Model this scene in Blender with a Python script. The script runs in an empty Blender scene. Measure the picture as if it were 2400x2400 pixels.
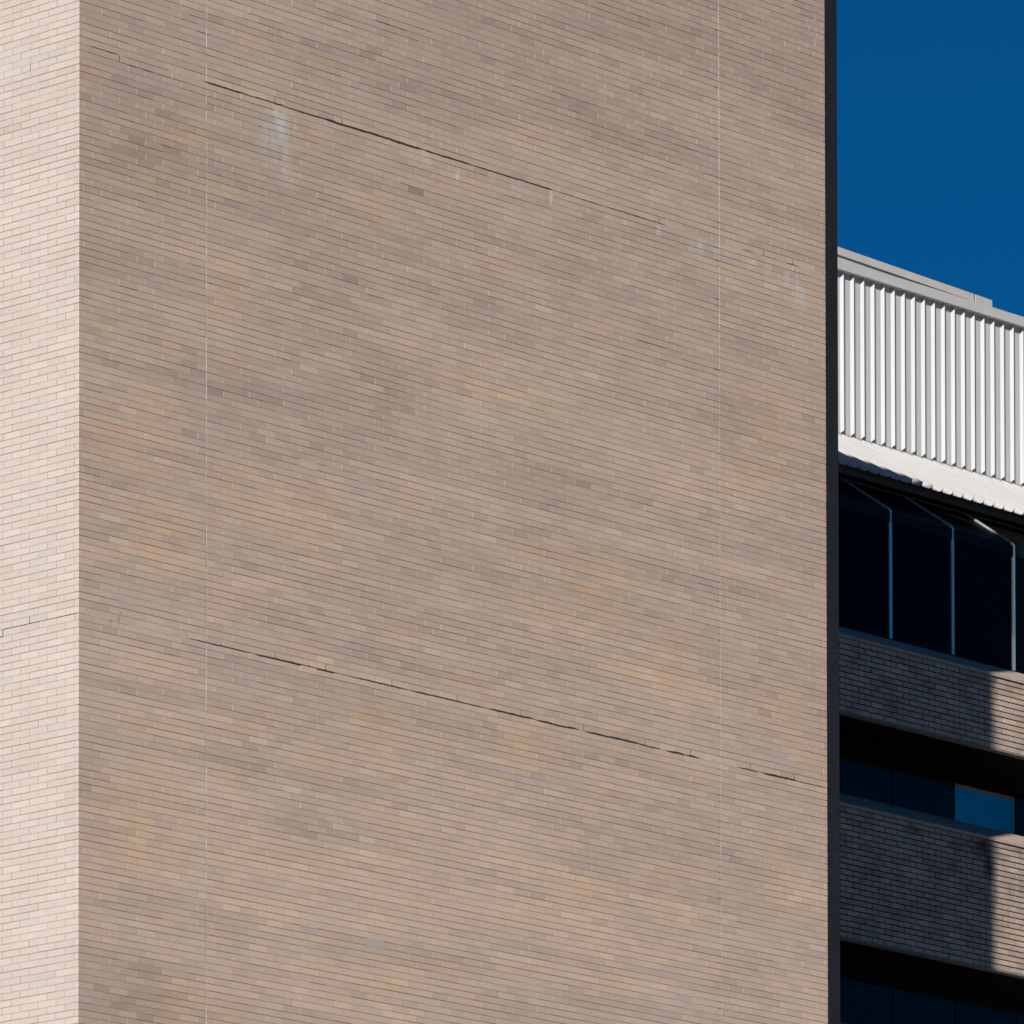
import bpy, math, random
import numpy as np
from mathutils import Vector, Matrix

random.seed(7)
rng = np.random.default_rng(11)
sc = bpy.context.scene
C = sc.collection

# ------------------------------------------------------------------ measures
G = 21.43            # height of the lower shelf joint above the ground
BL = 0.29074         # brick length with joint
BC = 0.0816          # course height with joint
W = 46.5 * BL        # width of the tower front
TOWER_TOP = 14.63 + G
SUN_T, SUN_S = 1.78, 0.93

# ------------------------------------------------------------------ camera
f, ph, roll, ppx, ppy, psi = 17767.35, 0.04586, 1.8e-4, 522.55, 4685.1, -0.80768
cam = bpy.data.cameras.new('camera')
cam.sensor_width = 36
cam.lens = 36 * f / 2400
cam.shift_x = (1200 - ppx) / 2400
cam.shift_y = (ppy - 1200) / 2400
cam.clip_start = 1
cam.clip_end = 8000
co = bpy.data.objects.new('camera', cam)
C.objects.link(co)
R = Matrix.Rotation(psi, 3, 'Z') @ Matrix.Rotation(math.pi / 2 + ph, 3, 'X') @ Matrix.Rotation(roll, 3, 'Z')
co.matrix_world = Matrix.Translation((-60.97759, -60.60598, -19.83058 + G)) @ R.to_4x4()
sc.camera = co

# ------------------------------------------------------------------ sky and sun
hor = math.hypot(1, SUN_T)
to_sun = Vector((-SUN_T, -1, SUN_S)).normalized()
elev = math.asin(to_sun.z)
w = bpy.data.worlds.new('World')
sc.world = w
w.use_nodes = True
nt = w.node_tree
nt.nodes.clear()
sky = nt.nodes.new('ShaderNodeTexSky')
sky.sky_type = 'NISHITA'
sky.sun_disc = False
sky.sun_elevation = elev
sky.sun_rotation = math.atan2(to_sun.x, to_sun.y)
sky.altitude = 1500
sky.air_density = 1.0
sky.dust_density = 0.0
sky.ozone_density = 3.0
tint = nt.nodes.new('ShaderNodeMix')
tint.data_type = 'RGBA'
tint.blend_type = 'MULTIPLY'
tint.inputs[0].default_value = 1
tint.inputs[7].default_value = (0.018, 0.50, 0.88, 1)
bg = nt.nodes.new('ShaderNodeBackground')
bg.inputs['Strength'].default_value = 0.05
wo = nt.nodes.new('ShaderNodeOutputWorld')
nt.links.new(sky.outputs[0], tint.inputs[6])
nt.links.new(tint.outputs[2], bg.inputs['Color'])
nt.links.new(bg.outputs[0], wo.inputs['Surface'])

sun = bpy.data.lights.new('sun', 'SUN')
sun.energy = 5.0
sun.angle = math.radians(0.5)
sun.color = (1.0, 0.955, 0.89)
so = bpy.data.objects.new('sun', sun)
C.objects.link(so)
so.rotation_euler = to_sun.to_track_quat('Z', 'Y').to_euler()
so.location = (-40, -40, 80)

sc.view_settings.view_transform = 'Standard'
sc.view_settings.look = 'None'
sc.view_settings.exposure = -0.05
sc.view_settings.gamma = 1.0
sc.view_settings.use_curve_mapping = False
EXPO = 2 ** 0.4

# ------------------------------------------------------------------ helpers
def lin(c):
    c = c / 255.0
    return c / 12.92 if c <= 0.04045 else ((c + 0.055) / 1.055) ** 2.4


def srgb(r, g, b):
    return (lin(r), lin(g), lin(b))


class MB:
    """collects faces for one mesh"""
    def __init__(self):
        self.v, self.f, self.c, self.m = [], [], [], []
        self.mi = 0

    def quad(self, a, b, c, d, col=None):
        n = len(self.v)
        self.v += [a, b, c, d]
        self.f.append((n, n + 1, n + 2, n + 3))
        self.m.append(self.mi)
        self.c.append(col or (1, 1, 1))

    def poly(self, pts, col=None):
        n = len(self.v)
        self.v += list(pts)
        self.f.append(tuple(range(n, n + len(pts))))
        self.m.append(self.mi)
        self.c.append(col or (1, 1, 1))

    def box(self, x0, x1, y0, y1, z0, z1, col=None):
        p = [(x0, y0, z0), (x1, y0, z0), (x1, y1, z0), (x0, y1, z0),
             (x0, y0, z1), (x1, y0, z1), (x1, y1, z1), (x0, y1, z1)]
        for q in ((0, 1, 5, 4), (1, 2, 6, 5), (2, 3, 7, 6), (3, 0, 4, 7), (4, 5, 6, 7), (3, 2, 1, 0)):
            self.quad(*[p[i] for i in q], col)

    def prism(self, prof, x0, x1, col=None):
        """(y,z) outline, counter-clockwise seen from -x, swept along x"""
        n = len(prof)
        a = [(x0, y, z) for y, z in prof]
        b = [(x1, y, z) for y, z in prof]
        for i in range(n):
            j = (i + 1) % n
            self.quad(a[i], b[i], b[j], a[j], col)
        self.poly(a, col)
        self.poly(b[::-1], col)

    def build(self, name, mat, parent=None, tint=False, bevel=0):
        me = bpy.data.meshes.new(name)
        me.from_pydata(self.v, [], self.f)
        for q in (mat if isinstance(mat, (list, tuple)) else [mat]):
            me.materials.append(q)
        me.polygons.foreach_set('material_index', self.m)
        if tint:
            at = me.attributes.new('tint', 'FLOAT_COLOR', 'CORNER')
            lens = np.array([len(q) for q in self.f])
            col = np.repeat(np.array(self.c, dtype=np.float32), lens, axis=0)
            col = np.concatenate([col, np.ones((len(col), 1), np.float32)], axis=1)
            at.data.foreach_set('color', col.ravel())
        me.validate()
        me.update()
        o = bpy.data.objects.new(name, me)
        C.objects.link(o)
        if parent is not None:
            o.parent = parent
            o.matrix_parent_inverse = Matrix.Translation(-parent_world(parent))
        if bevel:
            m = o.modifiers.new('bevel', 'BEVEL')
            m.width = bevel
            m.segments = 2
            m.limit_method = 'ANGLE'
        return o


def parent_world(p):
    v = Vector(p.location)
    while p.parent is not None:
        v = v + p.matrix_parent_inverse.translation
        p = p.parent
        v = v + Vector(p.location)
    return v


def thing(name, label, cat, loc, group=None):
    o = bpy.data.objects.new(name, None)
    C.objects.link(o)
    o.location = loc
    o.empty_display_size = 0.5
    o['label'] = label
    o['category'] = cat
    if group:
        o['group'] = group
    return o


def newmat(name):
    m = bpy.data.materials.new(name)
    m.use_nodes = True
    return m, m.node_tree, m.node_tree.nodes['Principled BSDF']


def N(t, kind, **kw):
    n = t.nodes.new('ShaderNode' + kind)
    for k, v in kw.items():
        setattr(n, k, v)
    return n


def noise(t, scale, detail=4, rough=0.55, stretch=None):
    tc = N(t, 'TexCoord')
    mp = N(t, 'Mapping')
    if stretch:
        mp.inputs['Scale'].default_value = stretch
    n = N(t, 'TexNoise')
    n.inputs['Scale'].default_value = scale
    n.inputs['Detail'].default_value = detail
    n.inputs['Roughness'].default_value = rough
    t.links.new(tc.outputs['Object'], mp.inputs[0])
    t.links.new(mp.outputs[0], n.inputs['Vector'])
    return n.outputs['Fac']


def remap(t, sock, a, b, c=0.0, d=1.0):
    m = N(t, 'MapRange')
    m.inputs[1].default_value = a
    m.inputs[2].default_value = b
    m.inputs[3].default_value = c
    m.inputs[4].default_value = d
    t.links.new(sock, m.inputs[0])
    return m.outputs[0]


def math2(t, op, a, b):
    m = N(t, 'Math', operation=op)
    for i, s in enumerate((a, b)):
        if isinstance(s, (int, float)):
            m.inputs[i].default_value = s
        else:
            t.links.new(s, m.inputs[i])
    return m.outputs[0]


def mix(t, fac, a, b, mode='MIX'):
    m = N(t, 'Mix', data_type='RGBA', blend_type=mode)
    for i, s in ((0, fac), (6, a), (7, b)):
        if isinstance(s, (int, float)):
            m.inputs[i].default_value = s
        elif isinstance(s, tuple):
            m.inputs[i].default_value = (*s[:3], 1)
        else:
            t.links.new(s, m.inputs[i])
    return m.outputs[2]


def bump(t, bs, sock, strength, dist):
    b = N(t, 'Bump')
    b.inputs['Strength'].default_value = strength
    b.inputs['Distance'].default_value = dist
    t.links.new(sock, b.inputs['Height'])
    t.links.new(b.outputs[0], bs.inputs['Normal'])


def simple(name, col, rough=0.8, metal=0.0, spec=0.5, nscale=6, var=0.12, stretch=None, bstr=0.0, bdist=0.002):
    m, t, bs = newmat(name)
    fac = noise(t, nscale, 5, 0.6, stretch)
    k = remap(t, fac, 0.3, 0.7, 1 - var, 1 + var)
    rgb = N(t, 'CombineColor')
    for i in range(3):
        t.links.new(k, rgb.inputs[i])
    t.links.new(mix(t, 1.0, tuple(col), rgb.outputs[0], 'MULTIPLY'), bs.inputs['Base Color'])
    bs.inputs['Roughness'].default_value = rough
    bs.inputs['Metallic'].default_value = metal
    bs.inputs['Specular IOR Level'].default_value = spec
    if bstr:
        bump(t, bs, noise(t, nscale * 8, 4), bstr, bdist)
    return m


def blob(t, pos, centre, radii):
    """soft ellipse mask (1 in the middle, 0 outside) round a point of the wall"""
    s = N(t, 'VectorMath', operation='SUBTRACT')
    t.links.new(pos, s.inputs[0])
    s.inputs[1].default_value = centre
    d = N(t, 'VectorMath', operation='DIVIDE')
    t.links.new(s.outputs[0], d.inputs[0])
    d.inputs[1].default_value = radii
    l = N(t, 'VectorMath', operation='LENGTH')
    t.links.new(d.outputs[0], l.inputs[0])
    return remap(t, l.outputs['Value'], 1.0, 0.15)


# ------------------------------------------------------------------ materials
def brick_material(name, stains, rust, soot, origin):
    """per-brick tint from the mesh, fine fleck, and stains that have a shape of their own"""
    m, t, bs = newmat(name)
    at = N(t, 'Attribute', attribute_name='tint')
    fl = remap(t, noise(t, 55, 4, 0.6), 0.25, 0.75, 0.93, 1.07)
    cc = N(t, 'CombineColor')
    for i in range(3):
        t.links.new(fl, cc.inputs[i])
    col = mix(t, 1.0, at.outputs['Color'], cc.outputs[0], 'MULTIPLY')
    # faint dirt drifting down the wall
    dr = remap(t, noise(t, 1.6, 5, 0.6, (1, 1, 0.35)), 0.45, 0.8, 0.0, 0.06)
    col = mix(t, dr, col, (0.27, 0.24, 0.21))
    geo = N(t, 'NewGeometry')
    pos = geo.outputs['Position']
    edge = remap(t, noise(t, 9, 5, 0.65, (1, 1, 0.45)), 0.28, 0.55)
    for group, colr, amt in ((stains, (0.62, 0.63, 0.62), 0.8), (rust, (0.46, 0.24, 0.09), 0.6),
                             (soot, (0.035, 0.037, 0.035), 0.93)):
        tot = None
        for (x, y, z, rx, rz, a) in group:
            b = blob(t, pos, (x, y, z + G), (rx, 0.5, rz))
            b = math2(t, 'MULTIPLY', b, a)
            tot = b if tot is None else math2(t, 'MAXIMUM', tot, b)
        if tot is not None:
            e = edge if amt != 0.93 else remap(t, noise(t, 7, 6, 0.7, (3.2, 1, 0.6)), 0.28, 0.48)
            k = math2(t, 'MULTIPLY', math2(t, 'MULTIPLY', tot, e), amt)
            col = mix(t, k, col, colr)
    if soot:
        gr = remap(t, noise(t, 2.3, 6, 0.65, (1, 1, 1.3)), 0.42, 0.72, 0.0, 0.55)
        col = mix(t, gr, col, (0.11, 0.10, 0.09))
    t.links.new(col, bs.inputs['Base Color'])
    bs.inputs['Roughness'].default_value = 0.82
    bs.inputs['Specular IOR Level'].default_value = 0.3
    bump(t, bs, noise(t, 90, 5, 0.65), 0.35, 0.0015)
    return m


STAINS = [(11.05, 0, 6.5, .1, .12, .8), (11.35, 0, 6.45, .06, .16, .7), (12.05, 0, 6.48, .12, .09, .7), (12.95, 0, 6.3, .06, .35, .6),
          (9.6, 0, 6.5, .06, .1, .7), (5.2, 0, 6.52, .1, .07, .5), (3.2, 0, 6.2, .3, .5, .4), (3.5, 0, 5.8, .2, .3, .35), (3.39, 0, 6.36, .18, .28, 1.0), (3.30, 0, 6.52, .10, .13, 1.0), (3.62, 0, 6.38, .08, .2, .55),
          (3.45, 0, 6.05, .13, .25, .45), (5.94, 0, 6.50, .12, .14, .5), (6.5, 0, 6.42, .05, .14, .7),
          (7.14, 0, 6.52, .09, .12, .35), (8.21, 0, 6.5, .05, .14, .85), (8.9, 0, 6.47, .05, .09, .45),
          (10.24, 0, 6.5, .07, .10, .9), (10.9, 0, 6.48, .18, .12, .35), (12.37, 0, 6.44, .08, .14, .6),
          (12.75, 0, 6.44, .08, .14, .45), (13.05, 0, 6.25, .10, .3, .5), (11.6, 0, 6.5, .3, .12, .3),
          (9.3, 0, 6.5, .2, .1, .3), (4.3, 0, 6.5, .4, .12, .22), (7.6, 0, 6.52, .35, .09, .25)]
RUST = [(.70, 0, .115, .06, .03, 1.0), (6.13, 0, 6.28, .07, .05, .7), (7.53, 0, 6.385, .04, .04, .6),
        (4.84, 0, 1.61, .04, .03, .6), (2.58, 0, 1.52, .04, .05, .5), (1.83, 0, .285, .03, .04, .5),
        (7.2, 0, -1.75, .04, .03, .5), (3.68, 0, -3.42, .035, .03, .6), (2.2, 0, .9, .04, .05, .35)]
SOOT = [(25.72, 7, 1.98, .42, .26, 1.0), (25.86, 7, 1.72, .2, .42, 1.0), (26.6, 7, 2.05, .5, .15, .5),
        (26.9, 7, 1.9, .09, .4, .6), (24.1, 7, 1.98, .3, .1, .6), (25.95, 7, 1.3, .08, .5, .4)]

M_FRONT = brick_material('buff_brick', STAINS, RUST, [], None)
M_BACK = brick_material('grey_brick', [], [], SOOT, None)
M_MORTAR = simple('pink_mortar', (0.46, 0.29, 0.205), 0.95, nscale=30, var=0.16, spec=0.1)
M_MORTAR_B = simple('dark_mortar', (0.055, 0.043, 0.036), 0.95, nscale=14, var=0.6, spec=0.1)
M_PATCH = simple('pale_mortar', (0.50, 0.46, 0.42), 0.9, nscale=20, var=0.18, spec=0.1, bstr=.4)
M_DARKGAP = simple('open_joint_dark', (0.06, 0.046, 0.04), 0.95, nscale=40, var=0.4, spec=0.05)
M_CONC = simple('weathered_concrete', (0.50, 0.385, 0.31), 0.9, nscale=7, var=0.2, spec=0.2, bstr=.3, stretch=(1, 1, 2))
M_PIER = simple('smooth_dark_concrete', (0.34, 0.23, 0.165), 0.85, nscale=9, var=0.10, spec=0.25, bstr=.2)
M_WHITE = simple('white_painted_metal', (0.56, 0.56, 0.555), 0.55, nscale=2.2, var=0.04, spec=0.35, stretch=(1.0, 1, .15))
M_SKIRT = simple('dull_white_metal', (0.50, 0.49, 0.48), 0.6, nscale=3, var=0.07, spec=0.3, stretch=(1.0, .3, .3))
M_COPING = simple('pale_coping_metal', (0.60, 0.575, 0.56), 0.5, nscale=3, var=0.06, spec=0.35)
M_CAP = simple('cream_cap_metal', (0.60, 0.56, 0.51), 0.55, nscale=3, var=0.07, spec=0.3)
M_FASCIA = simple('dark_brown_fascia', (0.10, 0.085, 0.08), 0.7, nscale=6, var=0.15, spec=0.2)
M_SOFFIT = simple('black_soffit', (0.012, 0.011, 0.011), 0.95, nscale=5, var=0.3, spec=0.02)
M_LINTEL = simple('grey_lintel_steel', (0.25, 0.24, 0.22), 0.7, nscale=12, var=0.3, spec=0.2)
M_ALU = simple('bluish_anodised_metal', (0.66, 0.82, 0.84), 0.32, metal=0.5, nscale=3, var=0.06)
M_ROOF = simple('grey_roofing', (0.22, 0.21, 0.2), 0.9, nscale=2, var=0.2)
M_BROWNGLASS = simple('brown_sloped_glazing', (0.006, 0.0048, 0.0044), 0.5, nscale=3, var=0.2, spec=0.05)


def glass(name, base, spec, rough=0.03, metal=0.0):
    m, t, bs = newmat(name)
    fac = remap(t, noise(t, 0.7, 3, 0.5), 0.3, 0.7, 0.75, 1.25)
    cc = N(t, 'CombineColor')
    for i in range(3):
        t.links.new(fac, cc.inputs[i])
    t.links.new(mix(t, 1.0, base, cc.outputs[0], 'MULTIPLY'), bs.inputs['Base Color'])
    bs.inputs['Roughness'].default_value = rough
    bs.inputs['Specular IOR Level'].default_value = spec
    bs.inputs['Metallic'].default_value = metal
    return m


M_GLASS_TOP = glass('black_glass', (0.002, 0.003, 0.004), 0.06)
M_GLASS = glass('navy_glass', (0.002, 0.003, 0.005), 0.26)
M_GLASS_SKY = glass('mirrored_glass', (0.42, 0.40, 0.40), 0.5, 0.04, 1.0)


def ground_material():
    m, t, bs = newmat('pale_paving')
    fac = remap(t, noise(t, 0.15, 8, 0.65), 0.3, 0.7)
    t.links.new(mix(t, fac, (0.085, 0.078, 0.07), (0.12, 0.108, 0.095)), bs.inputs['Base Color'])
    bs.inputs['Roughness'].default_value = 0.95
    return m


# ------------------------------------------------------------------ value noise for the brick tints
class VNoise:
    def __init__(self, seed):
        self.g = np.random.default_rng(seed).random((97, 97))

    def __call__(self, x, y):
        xi, yi = math.floor(x), math.floor(y)
        fx, fy = x - xi, y - yi
        fx, fy = fx * fx * (3 - 2 * fx), fy * fy * (3 - 2 * fy)
        g = self.g
        a, b = g[xi % 97, yi % 97], g[(xi + 1) % 97, yi % 97]
        c, d = g[xi % 97, (yi + 1) % 97], g[(xi + 1) % 97, (yi + 1) % 97]
        return (a * (1 - fx) + b * fx) * (1 - fy) + (c * (1 - fx) + d * fx) * fy


vn = [VNoise(i) for i in range(6)]
K = 0.78 * 1.0      # sunlit front: picture value / albedo, used to turn seen tones into paint tones


def alb(r, g, b):
    return np.array([lin(r) / (K * 1.03), lin(g) / (K * .99), lin(b) / (K * .94)])


P_TAN, P_GREY, P_PINK = alb(175, 157, 139), alb(166, 151, 141), alb(179, 159, 145)
P_YEL, P_ORG, P_DARK, P_PALE = alb(183, 160, 133), alb(183, 155, 131), alb(149, 134, 121), alb(190, 174, 159)
YEL = [(.9, 2.2, .9, .8), (1.3, 1.0, 1.0, .5), (1.0, -2.3, 1.1, .9), (1.6, -4.3, 1.3, .5), (9.0, 1.8, 1.0, .8),
       (7.6, -.35, .9, .5), (12.6, -1.3, .5, .9), (12.7, .9, .8, .5), (5.0, -.6, .8, .6), (1.7, 5.8, .7, .35),
       (2.4, 4.2, .5, .4), (10.4, 1.2, .9, .7), (12.3, 4.5, .9, .9), (8.8, -2.0, .8, .4)]
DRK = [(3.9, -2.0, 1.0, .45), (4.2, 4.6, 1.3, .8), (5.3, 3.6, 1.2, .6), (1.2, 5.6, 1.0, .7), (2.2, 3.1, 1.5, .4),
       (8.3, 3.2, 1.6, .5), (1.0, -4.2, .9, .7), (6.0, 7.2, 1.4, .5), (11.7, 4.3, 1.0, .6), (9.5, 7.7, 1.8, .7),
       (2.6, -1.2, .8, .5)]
SPECIAL = {(13, 29): 'pale', (16, 28): 'greyish', (13, 43): 'pale', (17, 43): 'pale', (40, 2): 'greyish', (43, 3): 'greyish',
           (43, 2): 'greyish', (36, -38): 'greyish', (36, -39): 'pale', (17, -39): 'greyish', (13, -39): 'greyish',
           (2, 2): 'greyish', (19, 74): 'dark', (20, 76): 'org', (8, 18): 'pale', (21, 12): 'org', (16, 19): 'pale',
           (20, 6): 'pale', (24, 9): 'pale', (12, -42): 'pale'}


def front_tint(s, z, key=None):
    """colour of one brick: s metres along the wall, z height from the lower shelf joint"""
    streak = .7 * vn[0](s / 3.0 + z * .35, z / .15) + .3 * vn[3](s / .8, z / .09) - .5          # runs of like bricks along a few courses
    blotch = vn[1](s / 1.1, z / .45) - .5
    wide = vn[5](s / 3.6 + 2, z / 1.5) - .5
    r = random.random()
    g = .5 + 1.0 * streak + .5 * blotch + .75 * (r - .5)     # 0 grey .. 1 tan
    g = min(1, max(0, g))
    c = P_GREY * (1 - g) + P_TAN * g
    c = c * .68 + P_PINK * .32
    y = 0
    for (cx, cz, rx, rz) in YEL:
        y = max(y, 1 - math.hypot((s - cx) / rx, (z - cz) / rz))
    y = max(0, y) * 1.0 + max(0, vn[2](s / 1.3 + 9, z / .3) - .64) * 1.5
    kk = min(.8, y * (.25 + 1.1 * random.random() ** 1.6))
    if random.random() < .012:
        kk = .5
    c = c * (1 - kk) + (P_ORG if random.random() < .2 else P_YEL) * kk
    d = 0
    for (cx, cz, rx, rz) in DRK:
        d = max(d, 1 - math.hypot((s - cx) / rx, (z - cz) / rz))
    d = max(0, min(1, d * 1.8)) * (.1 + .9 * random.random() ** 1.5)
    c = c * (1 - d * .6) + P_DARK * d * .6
    q = random.random()
    if q < .006:
        c = c * .6 + P_DARK * .4
    elif q > .993:
        c = c * .6 + P_PALE * .4
    top_dim = min(1, max(0, (z + 3) / 13)) * (.55 + .9 * (vn[4](s / 2.0, z / .9 + 4)))   # light fall-off towards the top, painted blotchily into the brick colour
    c = c * (1.075 - .17 * top_dim)
    c = c * (1 + .038 * random.gauss(0, 1) + .09 * wide + .07 * blotch + .20 * streak)
    c = c * np.array((1.025, .955, .885))
    if random.random() < .10 + .25 * max(0, -streak):
        c = c * np.array((.94, .965, .995))
    if key == 'pale':
        c = c * .6 + P_PALE * .4
    elif key == 'greyish':
        c = P_GREY * np.array((1.08, 1.04, .99))
    elif key == 'dark':
        c = P_DARK * .84
    elif key == 'org':
        c = c * .6 + P_ORG * .4
    return tuple(np.clip(c, 0.02, .9))


L_A, L_B, L_Y, L_G = np.array((.635, .568, .512)), np.array((.66, .582, .525)), np.array((.65, .56, .465)), np.array((.62, .565, .52))  # lighter than the front palette: extra sun brightness painted into the side bricks


def left_tint(s, z, key=None):
    r = random.random()
    a = vn[5](s / .9 + 3, z / .5)
    c = L_A * (1 - r) + L_B * r
    if random.random() < .15 + .3 * max(0, a - .6):
        c = c * .4 + L_Y * .6
    elif random.random() < .25:
        c = c * .4 + L_G * .6
    return tuple(np.clip(c * (.955 + .024 * random.gauss(0, 1) + .08 * (a - .5)) * np.array((.985, .962, .958)), .05, .9))


B_A, B_B, B_C = alb(184, 168, 158), alb(192, 170, 153), alb(174, 163, 154)


def back_tint(s, z, key=None):
    r = random.random()
    c = B_A if r < .5 else (B_B if r < .75 else B_C)
    return tuple(np.clip(c * np.array((1.02, .935, .85)) * (.93 + .07 * random.gauss(0, 1) + .1 * (vn[3](s / 1.2, z / .5) - .5)), .03, .9))


def brick_wall(mb, mortar, o, u, n, k0, k1, bounds, tint, joint=.0095, recess=.0032, close_start=True, length=None, zbase=0., jit=.0006, special=None, head=None):
    """real bricks standing proud of a recessed mortar bed; bounds(k) gives joint positions along the course"""
    ox, oy = o
    ux, uy = u
    nx, ny = n

    def P(s, d, z):
        return (ox + ux * s + nx * d, oy + uy * s + ny * d, z)
    for k in range(k0, k1):
        b = bounds(k)
        wob = random.gauss(0, .0005)
        za, zb = zbase + k * BC + joint / 2 + wob, zbase + (k + 1) * BC - joint / 2 + wob
        for i in range(len(b) - 1):
            s0, s1 = b[i], b[i + 1]
            first, last = i == 0, i == len(b) - 2
            e0 = 0 if first else joint / 2 + random.uniform(-.001, .001)
            e1 = random.uniform(-.0015, .0025) if last else joint / 2 + random.uniform(-.001, .001)
            a, c = s0 + e0, s1 - e1
            key = special.get((int(math.floor((s0 + s1) / 2 / BL)), k)) if special else None
            col = tint((s0 + s1) / 2, (za + zb) / 2 - G, key)
            d = random.gauss(0, jit) if not (first or last) else 0
            z0, z1 = za + random.uniform(-.0007, .0007), zb + random.uniform(-.0007, .0007)
            z0 += .006 * max(0, vn[2](s0 / 1.6 + k * 3.7, k * 5.31) - .55)
            if head and vn[1](s0 / .9 + k * 1.9, k * 2.77 + 11) > .50:
                hk = random.uniform(.92, 1.08)
                fb = zbase + k * BC
                mb.quad(P(s0, -.0014, fb - joint / 2 - .001), P(s1, -.0014, fb - joint / 2 - .001), P(s1, -.0014, fb + joint / 2), P(s0, -.0014, fb + joint / 2),
                        tuple(v * hk for v in head[3]))
            if head and not first:
                hc = head[0] if random.random() < head[2] else head[1]
                hd = -.0007 if not (first or last) else -.0012
                f0, f1 = s0 - joint / 2 - .001, s0 + joint / 2 + .001
                hk = random.uniform(.9, 1.1)
                mb.quad(P(f0, hd, za), P(f1, hd, za), P(f1, hd, zb), P(f0, hd, zb), tuple(v * hk for v in hc))
            q = [P(a, d, z0), P(c, d, z0), P(c, d, z1), P(a, d, z1)]
            h = [P(a, -recess, z0), P(c, -recess, z0), P(c, -recess, z1), P(a, -recess, z1)]
            mb.quad(q[0], q[1], q[2], q[3], col)
            mb.quad(q[3], q[2], h[2], h[3], col)
            mb.quad(h[0], h[1], q[1], q[0], col)
            if not (first and not close_start):
                mb.quad(h[0], q[0], q[3], h[3], col)
            mb.quad(q[1], h[1], h[2], q[2], col)


def fr_bounds(k):
    st = .25 if k % 2 == 0 else .75
    b = [0.0]
    x = st
    while x < 46.49:
        for jx in (7.25, 39.25):
            if b[-1] < jx - 1e-6 < x - 1e-3:
                b.append(jx)
        if abs(x - b[-1]) > 1e-3:
            b.append(x)
        x += 1
    b.append(46.5)
    return [v * BL for v in b]


def lf_bounds(k):
    st = .75 if k % 2 == 0 else .25
    return [0.0] + [(st + i) * BL for i in range(24) if (st + i) * BL < 6.9] + [6.95]


# ================================================================== SETTING
gm = MB()
gm.quad((-3000, -3000, 0), (3000, -3000, 0), (3000, 3000, 0), (-3000, 3000, 0))
ground = gm.build('ground', ground_material())
ground['kind'] = 'structure'

# ================================================================== TOWER
tower = thing('brick_tower', 'tall windowless buff brick tower, sunlit, with two long cracked horizontal joints',
              'building', (W / 2, 3.5, 0))
K0, K1 = -int(round(G / BC)), int(13.0 / BC)
front = MB()
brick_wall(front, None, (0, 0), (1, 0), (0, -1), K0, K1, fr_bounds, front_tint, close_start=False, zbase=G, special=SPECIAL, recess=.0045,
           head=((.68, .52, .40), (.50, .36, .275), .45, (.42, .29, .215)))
side = MB()
brick_wall(side, None, (0, 0), (0, 1), (-1, 0), K0, K1, lf_bounds, left_tint, close_start=False, zbase=G, recess=.0045,
           head=((.48, .34, .26), (.42, .29, .22), .5, (.48, .33, .25)))
core = MB()
ztop = G + K1 * BC
core.box(.0044, W - .003, .0044, 6.95, 0, ztop)
core.build('mortar_bed', M_MORTAR, tower)
cp = MB()
cp.prism([(-.03, ztop + .002), (6.95, ztop + .002), (6.95, TOWER_TOP - 1.65), (-.03, TOWER_TOP + .07)], -.03, W)  # unseen sloped top, its slope set to throw the shadow edge on the skirt
cp.build('coping', M_CONC, tower)

# vertical control joints with pale sealant
for ji, (jx, seed, fade) in enumerate(((7.25 * BL, 3, 0.25), (39.25 * BL, 5, 0.5))):
    rr = random.Random(seed)
    mb = MB()
    z = 0.5
    wx = 0
    while z < ztop - .1:
        dz = .04
        nx_ = wx * .9 + rr.gauss(0, .0009)
        hz = z - G
        hw = (.0060 if ji == 0 else .0072) + rr.uniform(-.0018, .0020)
        if ji == 1 and hz < 5.2:
            hw = .0036 + rr.uniform(-.0010, .0012)
        if rr.random() < (.06 if ji == 0 else .05):
            hw *= .35
        if ji == 1 and 5.2 < hz < 7.2 and rr.random() < .25:
            hw = .002
        x = jx + wx
        xn = jx + nx_
        mb.quad((x - hw, -.0012, z), (x + hw, -.0012, z), (xn + hw, -.0012, z + dz), (xn - hw, -.0012, z + dz))
        wx = nx_
        z += dz
    m = simple('joint_sealant_%d' % ji, (.66, .62, .575) if ji == 0 else (.68, .63, .58), .7, nscale=3.5, var=.30, stretch=(1, 1, 1))
    mb.build('joint_sealant', m, tower)
# dark edge beside the sealant and ragged open bed joints by the right-hand one
mb = front
mb.mi = 1
rr = random.Random(21)
z = 12.0
while z < G + 11:
    ln = rr.uniform(.05, .35)
    if rr.random() < .55:
        x = 7.25 * BL - .0085
        mb.quad((x - .0022, -.0009, z), (x + .0022, -.0009, z), (x + .0022, -.0009, z + ln), (x - .0022, -.0009, z + ln))
    z += ln
for k in range(-60, 125):
    if k < 62 and rr.random() < (.55 if k < 30 else .3):
        x = 39.25 * BL - .004
        zz = G + k * BC
        l_ = rr.uniform(.02, .045)
        mb.quad((x - l_, -.001, zz - .005), (x + .008, -.001, zz - .006), (x + .008, -.001, zz + .005), (x - l_, -.001, zz + .004))
    if k > 60 and rr.random() < .18:
        x = 39.25 * BL
        zz = G + k * BC
        l_ = rr.uniform(.04, .12)
        mb.quad((x - l_, -.001, zz - .004), (x + .004, -.001, zz - .005), (x + .004, -.001, zz + .005), (x - l_, -.001, zz + .004))


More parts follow.
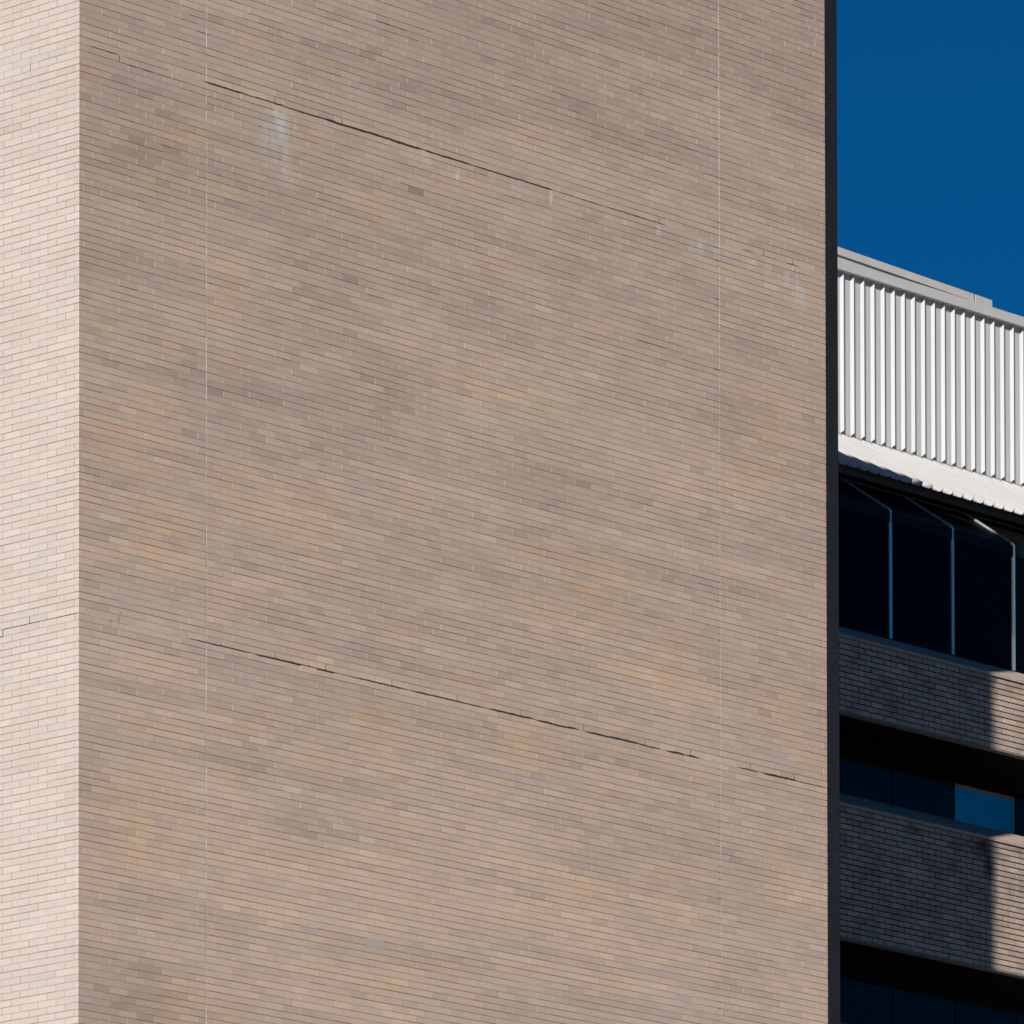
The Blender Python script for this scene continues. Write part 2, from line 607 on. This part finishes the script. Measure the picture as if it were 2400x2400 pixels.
# horizontal shelf joints: dark open stretches, pale smeared stretches, weep slots
def strip(mb, s0, s1, z, th, d, left=False, seed=0, taper=True, ragged=.25):
    rr = random.Random(seed + int(s0 * 100))
    mb = onside(left, mb.mi)
    n = max(2, int((s1 - s0) / .045))
    pts = []
    off = 0
    for i in range(n + 1):
        s = s0 + (s1 - s0) * i / n
        off = off * .8 + rr.gauss(0, th * .07)
        k = 1.0
        if taper:
            k = min(1, i / 3 + .15, (n - i) / 3 + .15)
        up = th * k * (.5 + rr.uniform(-ragged, ragged) * .5) + off
        dn = th * k * (.5 + rr.uniform(-ragged, ragged) * .5) - off
        pts.append((s, z + up, z - dn))
    for a, b in zip(pts[:-1], pts[1:]):
        if left:
            mb.quad((-d, b[0], b[2]), (-d, a[0], a[2]), (-d, a[0], a[1]), (-d, b[0], b[1]))
        else:
            mb.quad((a[0], -d, a[2]), (b[0], -d, b[2]), (b[0], -d, b[1]), (a[0], -d, a[1]))


zl, zu = G, G + 81 * BC
dark = front


def onside(left, kind):
    q = side if left else front
    q.mi = kind
    return q


for (a, b, th) in ((1.80, 2.9, .013), (2.9, 4.4, .021), (4.4, 5.6, .016), (5.6, 7.0, .016), (7.0, 7.9, .021), (7.9, 8.72, .026),
                   (8.80, 9.9, .022), (9.8, 10.28, .018), (10.34, 10.75, .025), (10.72, 11.02, .022), (11.78, 12.2, .016), (12.2, 12.95, .025),
                   (12.9, W, .012)):
    strip(dark, a, b, zl, th, .0012, seed=1)
for (a, b, th) in ((.12, .42, .008), (.38, .66, .012), (2.05, 2.9, .020), (2.85, 4.2, .018), (4.1, 5.9, .026), (5.85, 6.8, .020), (6.75, 8.3, .017),
                   (8.3, 9.2, .009), (9.2, 10.36, .012), (11.85, 12.1, .012), (12.25, 12.5, .009), (12.7, 13.02, .012)):
    strip(dark, a, b, zu, th, .0012, seed=2)
strip(dark, .72, .98, zu - BC * 1, .012, .0012, seed=4)
strip(dark, 1.0, 1.25, zu - BC * 1.02, .012, .0012, seed=5)
strip(dark, 1.22, 1.5, zu - BC * 1.0, .008, .0012, seed=6)
dark.mi = 1
strip(dark, 0.02, 4.27 * BL, zl, .008, .0012, left=True, seed=8, taper=False)
strip(dark, 4.25 * BL, 5.6 * BL, zl - BC, .009, .0012, left=True, seed=9, taper=False)


def slot(mb, s, z, hgt, wd=.009, left=False):
    mb = onside(left, mb.mi)
    if left:
        mb.quad((-.0012, s + wd / 2, z), (-.0012, s - wd / 2, z), (-.0012, s - wd / 2, z + hgt), (-.0012, s + wd / 2, z + hgt))
    else:
        mb.quad((s - wd / 2, -.0012, z), (s + wd / 2, -.0012, z), (s + wd / 2, -.0012, z + hgt), (s - wd / 2, -.0012, z + hgt))


for s in (2.25, 11.25, 14.25, 18.25, 22.25, 26.25, 30.25, 34.25, 37.25, 41.25, 44.25):
    slot(dark, s * BL, zl + .002, BC * .9, .008 if s > 30 else .006)
for s in (2.25, 11.25, 15.25, 35.25, 42.25, 44.25):
    slot(dark, s * BL + (.0 if s != 2.25 else 0), zu - (BC * .9 if s == 2.25 else -.002), BC * .85, .009)
slot(dark, 4.25 * BL, zl - BC, BC, .012, True)
slot(dark, 2.75 * BL, zl + .002, BC * .9, .009, True)
slot(dark, 2.75 * BL, zu - BC * 1.9, BC * .9, .009, True)
# scattered small holes and short open bed joints
for i in range(46):
    s = rr.uniform(.3, W - .2)
    k = rr.randint(-50, 120)
    if abs(k) > 2 and abs(k - 81) > 3:
        strip(dark, s, s + rr.uniform(.02, .06), G + k * BC, .012, .001, seed=i, ragged=.6)
for (s, k, l_) in ((3.1, 17, 0), (5.6, 30, 0), (8.4, 13, .45), (5.0, 98, .6), (10.6, 94, .4), (11.1, 91, .5), (1.3, 70, .25), (9.8, 62, .6), (6.6, 40, .3),
                   (1.9, 88, .3), (12.6, 105, .3)):
    if l_:
        strip(dark, s, s + l_, G + k * BC, .007, .001, seed=int(s * 9))

pale = front
pale.mi = 2
for (a, b, th) in ((0.0, .55, .017), (.5, 1.2, .014), (1.15, 1.82, .016), (8.70, 8.82, .018), (10.26, 10.36, .02), (11.0, 11.8, .026)):
    strip(pale, a, b, zl, th, .0016, seed=3, ragged=.8)
for (a, b, th) in ((0.0, .2, .02), (.62, .74, .02), (1.45, 2.08, .013), (10.32, 11.9, .012), (12.08, 12.28, .012), (12.48, 12.74, .012), (13.0, W, .010)):
    strip(pale, a, b, zu, th, .0016, seed=3, ragged=.6)
strip(pale, .0, 6 * BL, zu, .011, .0012, left=True, seed=8)
strip(pale, .6, 6 * BL, zu - BC, .010, .0012, left=True, seed=12)


def ring(mb, i, k, half=False, th=.010, sides='lrtb'):
    st = .25 if k % 2 == 0 else .75
    s0 = (math.floor(i - st) + st) * BL
    s1 = s0 + BL * (0.5 if half else 1)
    z0, z1 = G + k * BC, G + (k + 1) * BC
    d = .0015
    if 'l' in sides:
        mb.quad((s0 - th / 2, -d, z0), (s0 + th / 2, -d, z0), (s0 + th / 2, -d, z1), (s0 - th / 2, -d, z1))
    if 'r' in sides:
        mb.quad((s1 - th / 2, -d, z0), (s1 + th / 2, -d, z0), (s1 + th / 2, -d, z1), (s1 - th / 2, -d, z1))
    if 't' in sides:
        mb.quad((s0, -d - .0002, z1 - th / 2), (s1, -d - .0002, z1 - th / 2), (s1, -d - .0002, z1 + th / 2), (s0, -d - .0002, z1 + th / 2))
    if 'b' in sides:
        mb.quad((s0, -d - .0004, z0 - th * .4), (s1, -d - .0004, z0 - th * .4), (s1, -d - .0004, z0 + th * .4), (s0, -d - .0004, z0 + th * .4))


for (i, k, sd) in ((13.06, 29, 'lrtb'), (12.4, 28, 'lr'), (16.86, 28, 'lrt'), (13.58, 43, 'lt'), (40.8, 2, 'lrt'), (43.38, 3, 'lrt'), (43.76, 2, 'lrt'),
                   (36.77, -38, 'lrtb'), (37.24, -39, 'lrtb'), (17.33, -39, 'lrtb'), (13.28, -39, 'rt'), (2.81, 2, 'lrt')):
    ring(pale, i, k, sides=sd)
# pale flecks high up by the right-hand corner
for (s, z, a, b) in ((13.32, 9.84, .016, .04), (13.21, 9.70, .016, .045), (13.245, 9.735, .03, .012), (13.35, 9.70, .014, .03), (13.36, 9.655, .022, .03),
                     (13.345, 9.60, .018, .05), (13.40, 9.61, .008, .03), (13.33, 9.52, .02, .045), (13.30, 9.55, .012, .02)):
    z += G + .03
    pale.poly([(s - a, -.002, z - b * .6), (s + a * .6, -.002, z - b), (s + a, -.002, z + b * .5), (s - a * .5, -.002, z + b)])
front.build('front_wall', [M_FRONT, M_DARKGAP, M_PATCH], tower, tint=True)
o = side.build('side_wall', [M_FRONT, M_DARKGAP, M_PATCH], tower, tint=True)
o['label'] = 'paler sunlit side wall of the tower'

# smooth dark pier set back against the tower's right-hand flank
pier = MB()
a_, b_ = W + .002, 14.508
pier.box(a_, b_, .60, 1.5, 0, G + 12.2)
pier.build('corner_pier', M_PIER, tower)

# ================================================================== OFFICE WING
wing = thing('office_wing', 'lower office wing behind the tower, white ribbed cladding above dark strip windows',
             'building', (26, 14, 0))
XL, XR = 9.0, 40.0
YB, YW = 7.0, 8.0                     # brick face, window face


def zz(h):
    return h + G


def band(top, rows):
    mb = MB()
    base = zz(top) - rows * BC

    def bb(k):
        st = .5 if k % 2 else 0.0
        n = int((XR - XL) / BL)
        off = .18
        return [0.0] + [off + (st + i) * BL for i in range(0, n) if 0 < off + (st + i) * BL < XR - XL - .1] + [XR - XL]
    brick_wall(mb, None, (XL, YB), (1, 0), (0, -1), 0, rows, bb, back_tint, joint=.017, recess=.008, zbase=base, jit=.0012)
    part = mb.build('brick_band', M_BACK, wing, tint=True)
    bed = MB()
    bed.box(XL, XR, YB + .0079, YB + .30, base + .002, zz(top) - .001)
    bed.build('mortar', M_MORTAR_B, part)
    return base


b1 = band(4.51, 13)
b2 = band(2.085, 23)
b3 = band(-1.24, 24)
for (zi, zo) in ((5.02, 4.51), (2.59, 2.085), (-.735, -1.24)):
    s = MB()
    s.prism([(YB - .022, zz(zo) + .001), (YB + .30, zz(zo) + .001), (YW + .05, zz(zo) + .001), (YW + .05, zz(zi)), (YW, zz(zi)), (YB - .022, zz(zo) + .045)], XL, XR)
    s.build('window_sill', M_CONC, wing, bevel=.006)
for zb in (b1, b2, b3):
    l_ = MB()
    l_.box(XL, XR, YB - .012, YB + .12, zb - .022, zb - .001)
    l_.build('lintel', M_LINTEL, wing)
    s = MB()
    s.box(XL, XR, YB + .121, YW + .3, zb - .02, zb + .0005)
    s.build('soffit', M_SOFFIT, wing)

# lower body of the wing down to the ground
lb = MB()
lb.box(XL, XR, YB + .32, 22, 0, b3 - .03)
lb.box(XL, XR, YB + .02, YB + .31, 0, b3 - .03)
lb.build('lower_wall', M_PIER, wing)

BAY0, BAY = 24.815, 1.4565


def window(x0, x1, z0, z1, gl, frame_mat=None, top=False):
    p = MB()
    p.box(x0 + .004, x1 - .004, YW, YW + .02, zz(z0), zz(z1))
    win = p.build('window', gl, wing)
    fr = MB()
    if top:
        fr.box(x0 + .03, x1 - .03, YW - .03, YW - .002, zz(z1) - .16, zz(z1) - .002)
        fr.build('head_rail', M_HEAD, win)
        m = MB()
        m.box(x0 - .031, x0 + .031, YW - .018, YW + .03, zz(z0) + .012, zz(z1) + .02)
        m.build('mullion', M_ALU, win, bevel=.004)
    else:
        fr.box(x0 - .006, x0 + .006, YW - .008, YW + .022, zz(z0), zz(z1))
        fr.build('mullion', M_SOFFIT, win)
    return win


M_HEAD = glass('dark_head_rail', (0.006, 0.010, 0.015), 0.08, .25)
for i in range(-10, 10):
    x0 = BAY0 + i * BAY
    x1 = x0 + BAY
    if x0 < XL or x1 > XR:
        continue
    window(x0, x1, 5.02, 6.9, M_GLASS_TOP, top=True)
    wz = window(x0 + .03, x1 + .03, 2.59, 3.205, M_GLASS_SKY if i == 1 else M_GLASS)
    if i == 1:
        wz['label'] = 'bright blue pane reflecting the sky'
    window(x0 + .03, x1 + .03, -.735, -.07, M_GLASS)
    # sloping bar above each mullion, up the sloped glazing
    bar = MB()
    y0, z0, y1, z1 = 8.0, 6.915, 8.905, 7.53
    nrm = Vector((0, -(z1 - z0), (y1 - y0))).normalized() * .03
    hw = .008
    a = [(x0 - hw, y0, zz(z0)), (x0 + hw, y0, zz(z0)), (x0 + hw, y1, zz(z1)), (x0 - hw, y1, zz(z1))]
    b = [(x, y + nrm.y, z + nrm.z) for x, y, z in a]
    for q in (b, [a[0], a[1], b[1], b[0]], [a[1], a[2], b[2], b[1]], [a[2], a[3], b[3], b[2]], [a[3], a[0], b[0], b[3]], a[::-1]):
        bar.quad(*q)
    bar.build('glazing_bar', M_ALU, wing)

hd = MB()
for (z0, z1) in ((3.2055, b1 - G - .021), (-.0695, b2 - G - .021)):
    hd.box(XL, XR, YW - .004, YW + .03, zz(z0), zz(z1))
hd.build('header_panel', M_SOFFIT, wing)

# sloped glazing above the top windows
sg = MB()
sg.prism([(8.0, zz(6.9)), (8.0, zz(6.87)), (8.93, zz(7.50)), (8.905, zz(7.53))][::-1], XL, XR)
sg.build('sloped_glazing', M_BROWNGLASS, wing)
tr = MB()
tr.box(XL, XR, 8.885, 8.915, zz(7.532), zz(7.548))
tr.build('top_rail', M_LINTEL, wing)

# corrugated skirt, ribbed wall, coping
YS, ZS, SL, YC = 8.5, 7.605, .56, 10.83
PER, X0R = .245, 27.0


def rib_profile(p, w, wt, back):
    """offsets along x and outward height for one period, flank faces -x"""
    return [(0, 0), (w, p), (w + wt, p), (w + wt + back, 0)]


def ribbed(mb, x0, x1, phase, prof, A, B, cut=None):
    """sheet between line A (bottom) and line B (top); A,B = (y,z,ny,nz)"""
    xs = []
    n0 = int((x0 - phase) / PER) - 1
    k = n0
    while phase + k * PER < x1:
        for dx, h in prof:
            xs.append((phase + k * PER + dx, h))
        k += 1
    xs = [q for q in xs if x0 <= q[0] <= x1]
    for (xa, ha), (xb, hb) in zip(xs[:-1], xs[1:]):
        def pt(x, h, E, lift):
            return (x, E[0] + E[2] * h, E[1] + E[3] * h + (lift * h))
        c = 0 if cut is None else cut
        mb.quad(pt(xa, ha, A, c), pt(xb, hb, A, c), pt(xb, hb, B, 0), pt(xa, ha, B, 0))


PH_W = 29.905 - .035
clad = MB()
prof = [(0, 0), (.027, .051), (.033, .051), (.035, 0), (.075, 0), (.078, .0015), (.12, .0015), (.123, 0), (.168, 0), (.171, .0015), (.21, .0015), (.213, 0)]
ribbed(clad, XL, XR, PH_W, prof, (YC, zz(8.992), -1, 0), (YC, zz(11.47), -1, 0), cut=.75)
cl = clad.build('ribbed_cladding', M_WHITE, wing)
bk = MB()
bk.box(XL, XR, YC + .004, YC + .2, zz(8.3), zz(11.55))
bk.build('backing_wall', M_COPING, wing)
fl = MB()
fl.box(XL, XR, YC + .0008, YC + .0035, zz(8.80), zz(8.986))
fl.build('base_flashing', M_COPING, wing)

skirt = MB()
ny, nz = -SL / math.hypot(1, SL), 1 / math.hypot(1, SL)
sp = [(0, 0), (.018, .004), (.036, .018), (.050, .045), (.056, .072), (.061, .072), (.066, .030), (.074, .010), (.085, 0), (.1, 0), (.105, .002), (.14, .002), (.145, 0), (.19, 0)]
ribbed(skirt, XL, XR, 20.0, sp, (YS, zz(ZS), ny, nz), (YC - .02, zz(ZS + SL * (YC - .02 - YS)), ny, nz))
o = skirt.build('corrugated_skirt', M_SKIRT, wing)
m = o.modifiers.new('thick', 'SOLIDIFY')
m.thickness = .004
m.offset = -1
fa = MB()
fa.prism([(YS + .12, zz(7.515)), (YS + .16, zz(7.515)), (YS + .16, zz(7.655)), (YS + .12, zz(7.655))], XL, XR)
fa.build('fascia', M_FASCIA, wing)
sf = MB()
sf.box(XL, XR, YS + .161, 10.8, zz(7.56), zz(7.61))
sf.build('eaves_soffit', M_SOFFIT, wing)

cp = MB()
cuts = [XL, 13.2, 17.4, 21.6, 25.3, 27.16, 31.38, 31.60, 35.6, XR]
for a, b in zip(cuts[:-1], cuts[1:]):
    cp.box(a + .003, b - .003, YC - .10, YC + .35, zz(11.452), zz(11.572))
cp.build('coping', M_COPING, wing)
cp2 = MB()
for a, b in zip(cuts[:-1], cuts[1:]):
    cp2.box(a + .004, b - .004, YC - .092, YC + .35, zz(11.575), zz(11.606))
cp2.build('coping_lip', M_WHITE, wing)
rf = MB()
rf.box(XL, XR, YC + .351, 22, zz(11.3), zz(11.4))
rf.box(XL, XR, 9.3, 22, zz(-1.5), zz(7.45))
rf.build('roof_deck', M_ROOF, wing)

# slightly turned roof screen standing behind the coping
Rr = Vector((31.62, 11.39))
Lr = Vector((27.62, 11.22))
d = (Lr - Rr).normalized()
n = Vector((d.y, -d.x))
if n.y > 0:
    n = -n


def turned(mb, s0, s1, d0, d1, z0, z1):
    p = []
    for zq in (z0, z1):
        for s, dd in ((s0, d0), (s1, d0), (s1, d1), (s0, d1)):
            q = Rr + d * s - n * dd
            p.append((q.x, q.y, zq))
    for q in ((1, 0, 4, 5), (0, 3, 7, 4), (3, 2, 6, 7), (2, 1, 5, 6), (4, 7, 6, 5), (0, 1, 2, 3)):
        mb.quad(*[p[i] for i in q])


mb = MB()
turned(mb, .03, 14, .03, 1.2, zz(11.401), zz(11.872))
scr = mb.build('roof_screen', M_WHITE, wing)
mb = MB()
turned(mb, 0, .445, 0, 1.3, zz(11.885), zz(12.0))
mb.build('cap', M_CAP, scr)
mb = MB()
turned(mb, .485, 14, 0, 1.3, zz(11.885), zz(12.0))
mb.build('cap', M_CAP, scr)
mb = MB()
turned(mb, .446, .484, .012, 1.2, zz(11.886), zz(11.998))
mb.build('cap_seam', M_DARKGAP, scr)
mb = MB()
turned(mb, .04, 14, .05, 1.19, zz(11.8721), zz(11.8849))
mb.build('reveal', M_DARKGAP, scr)
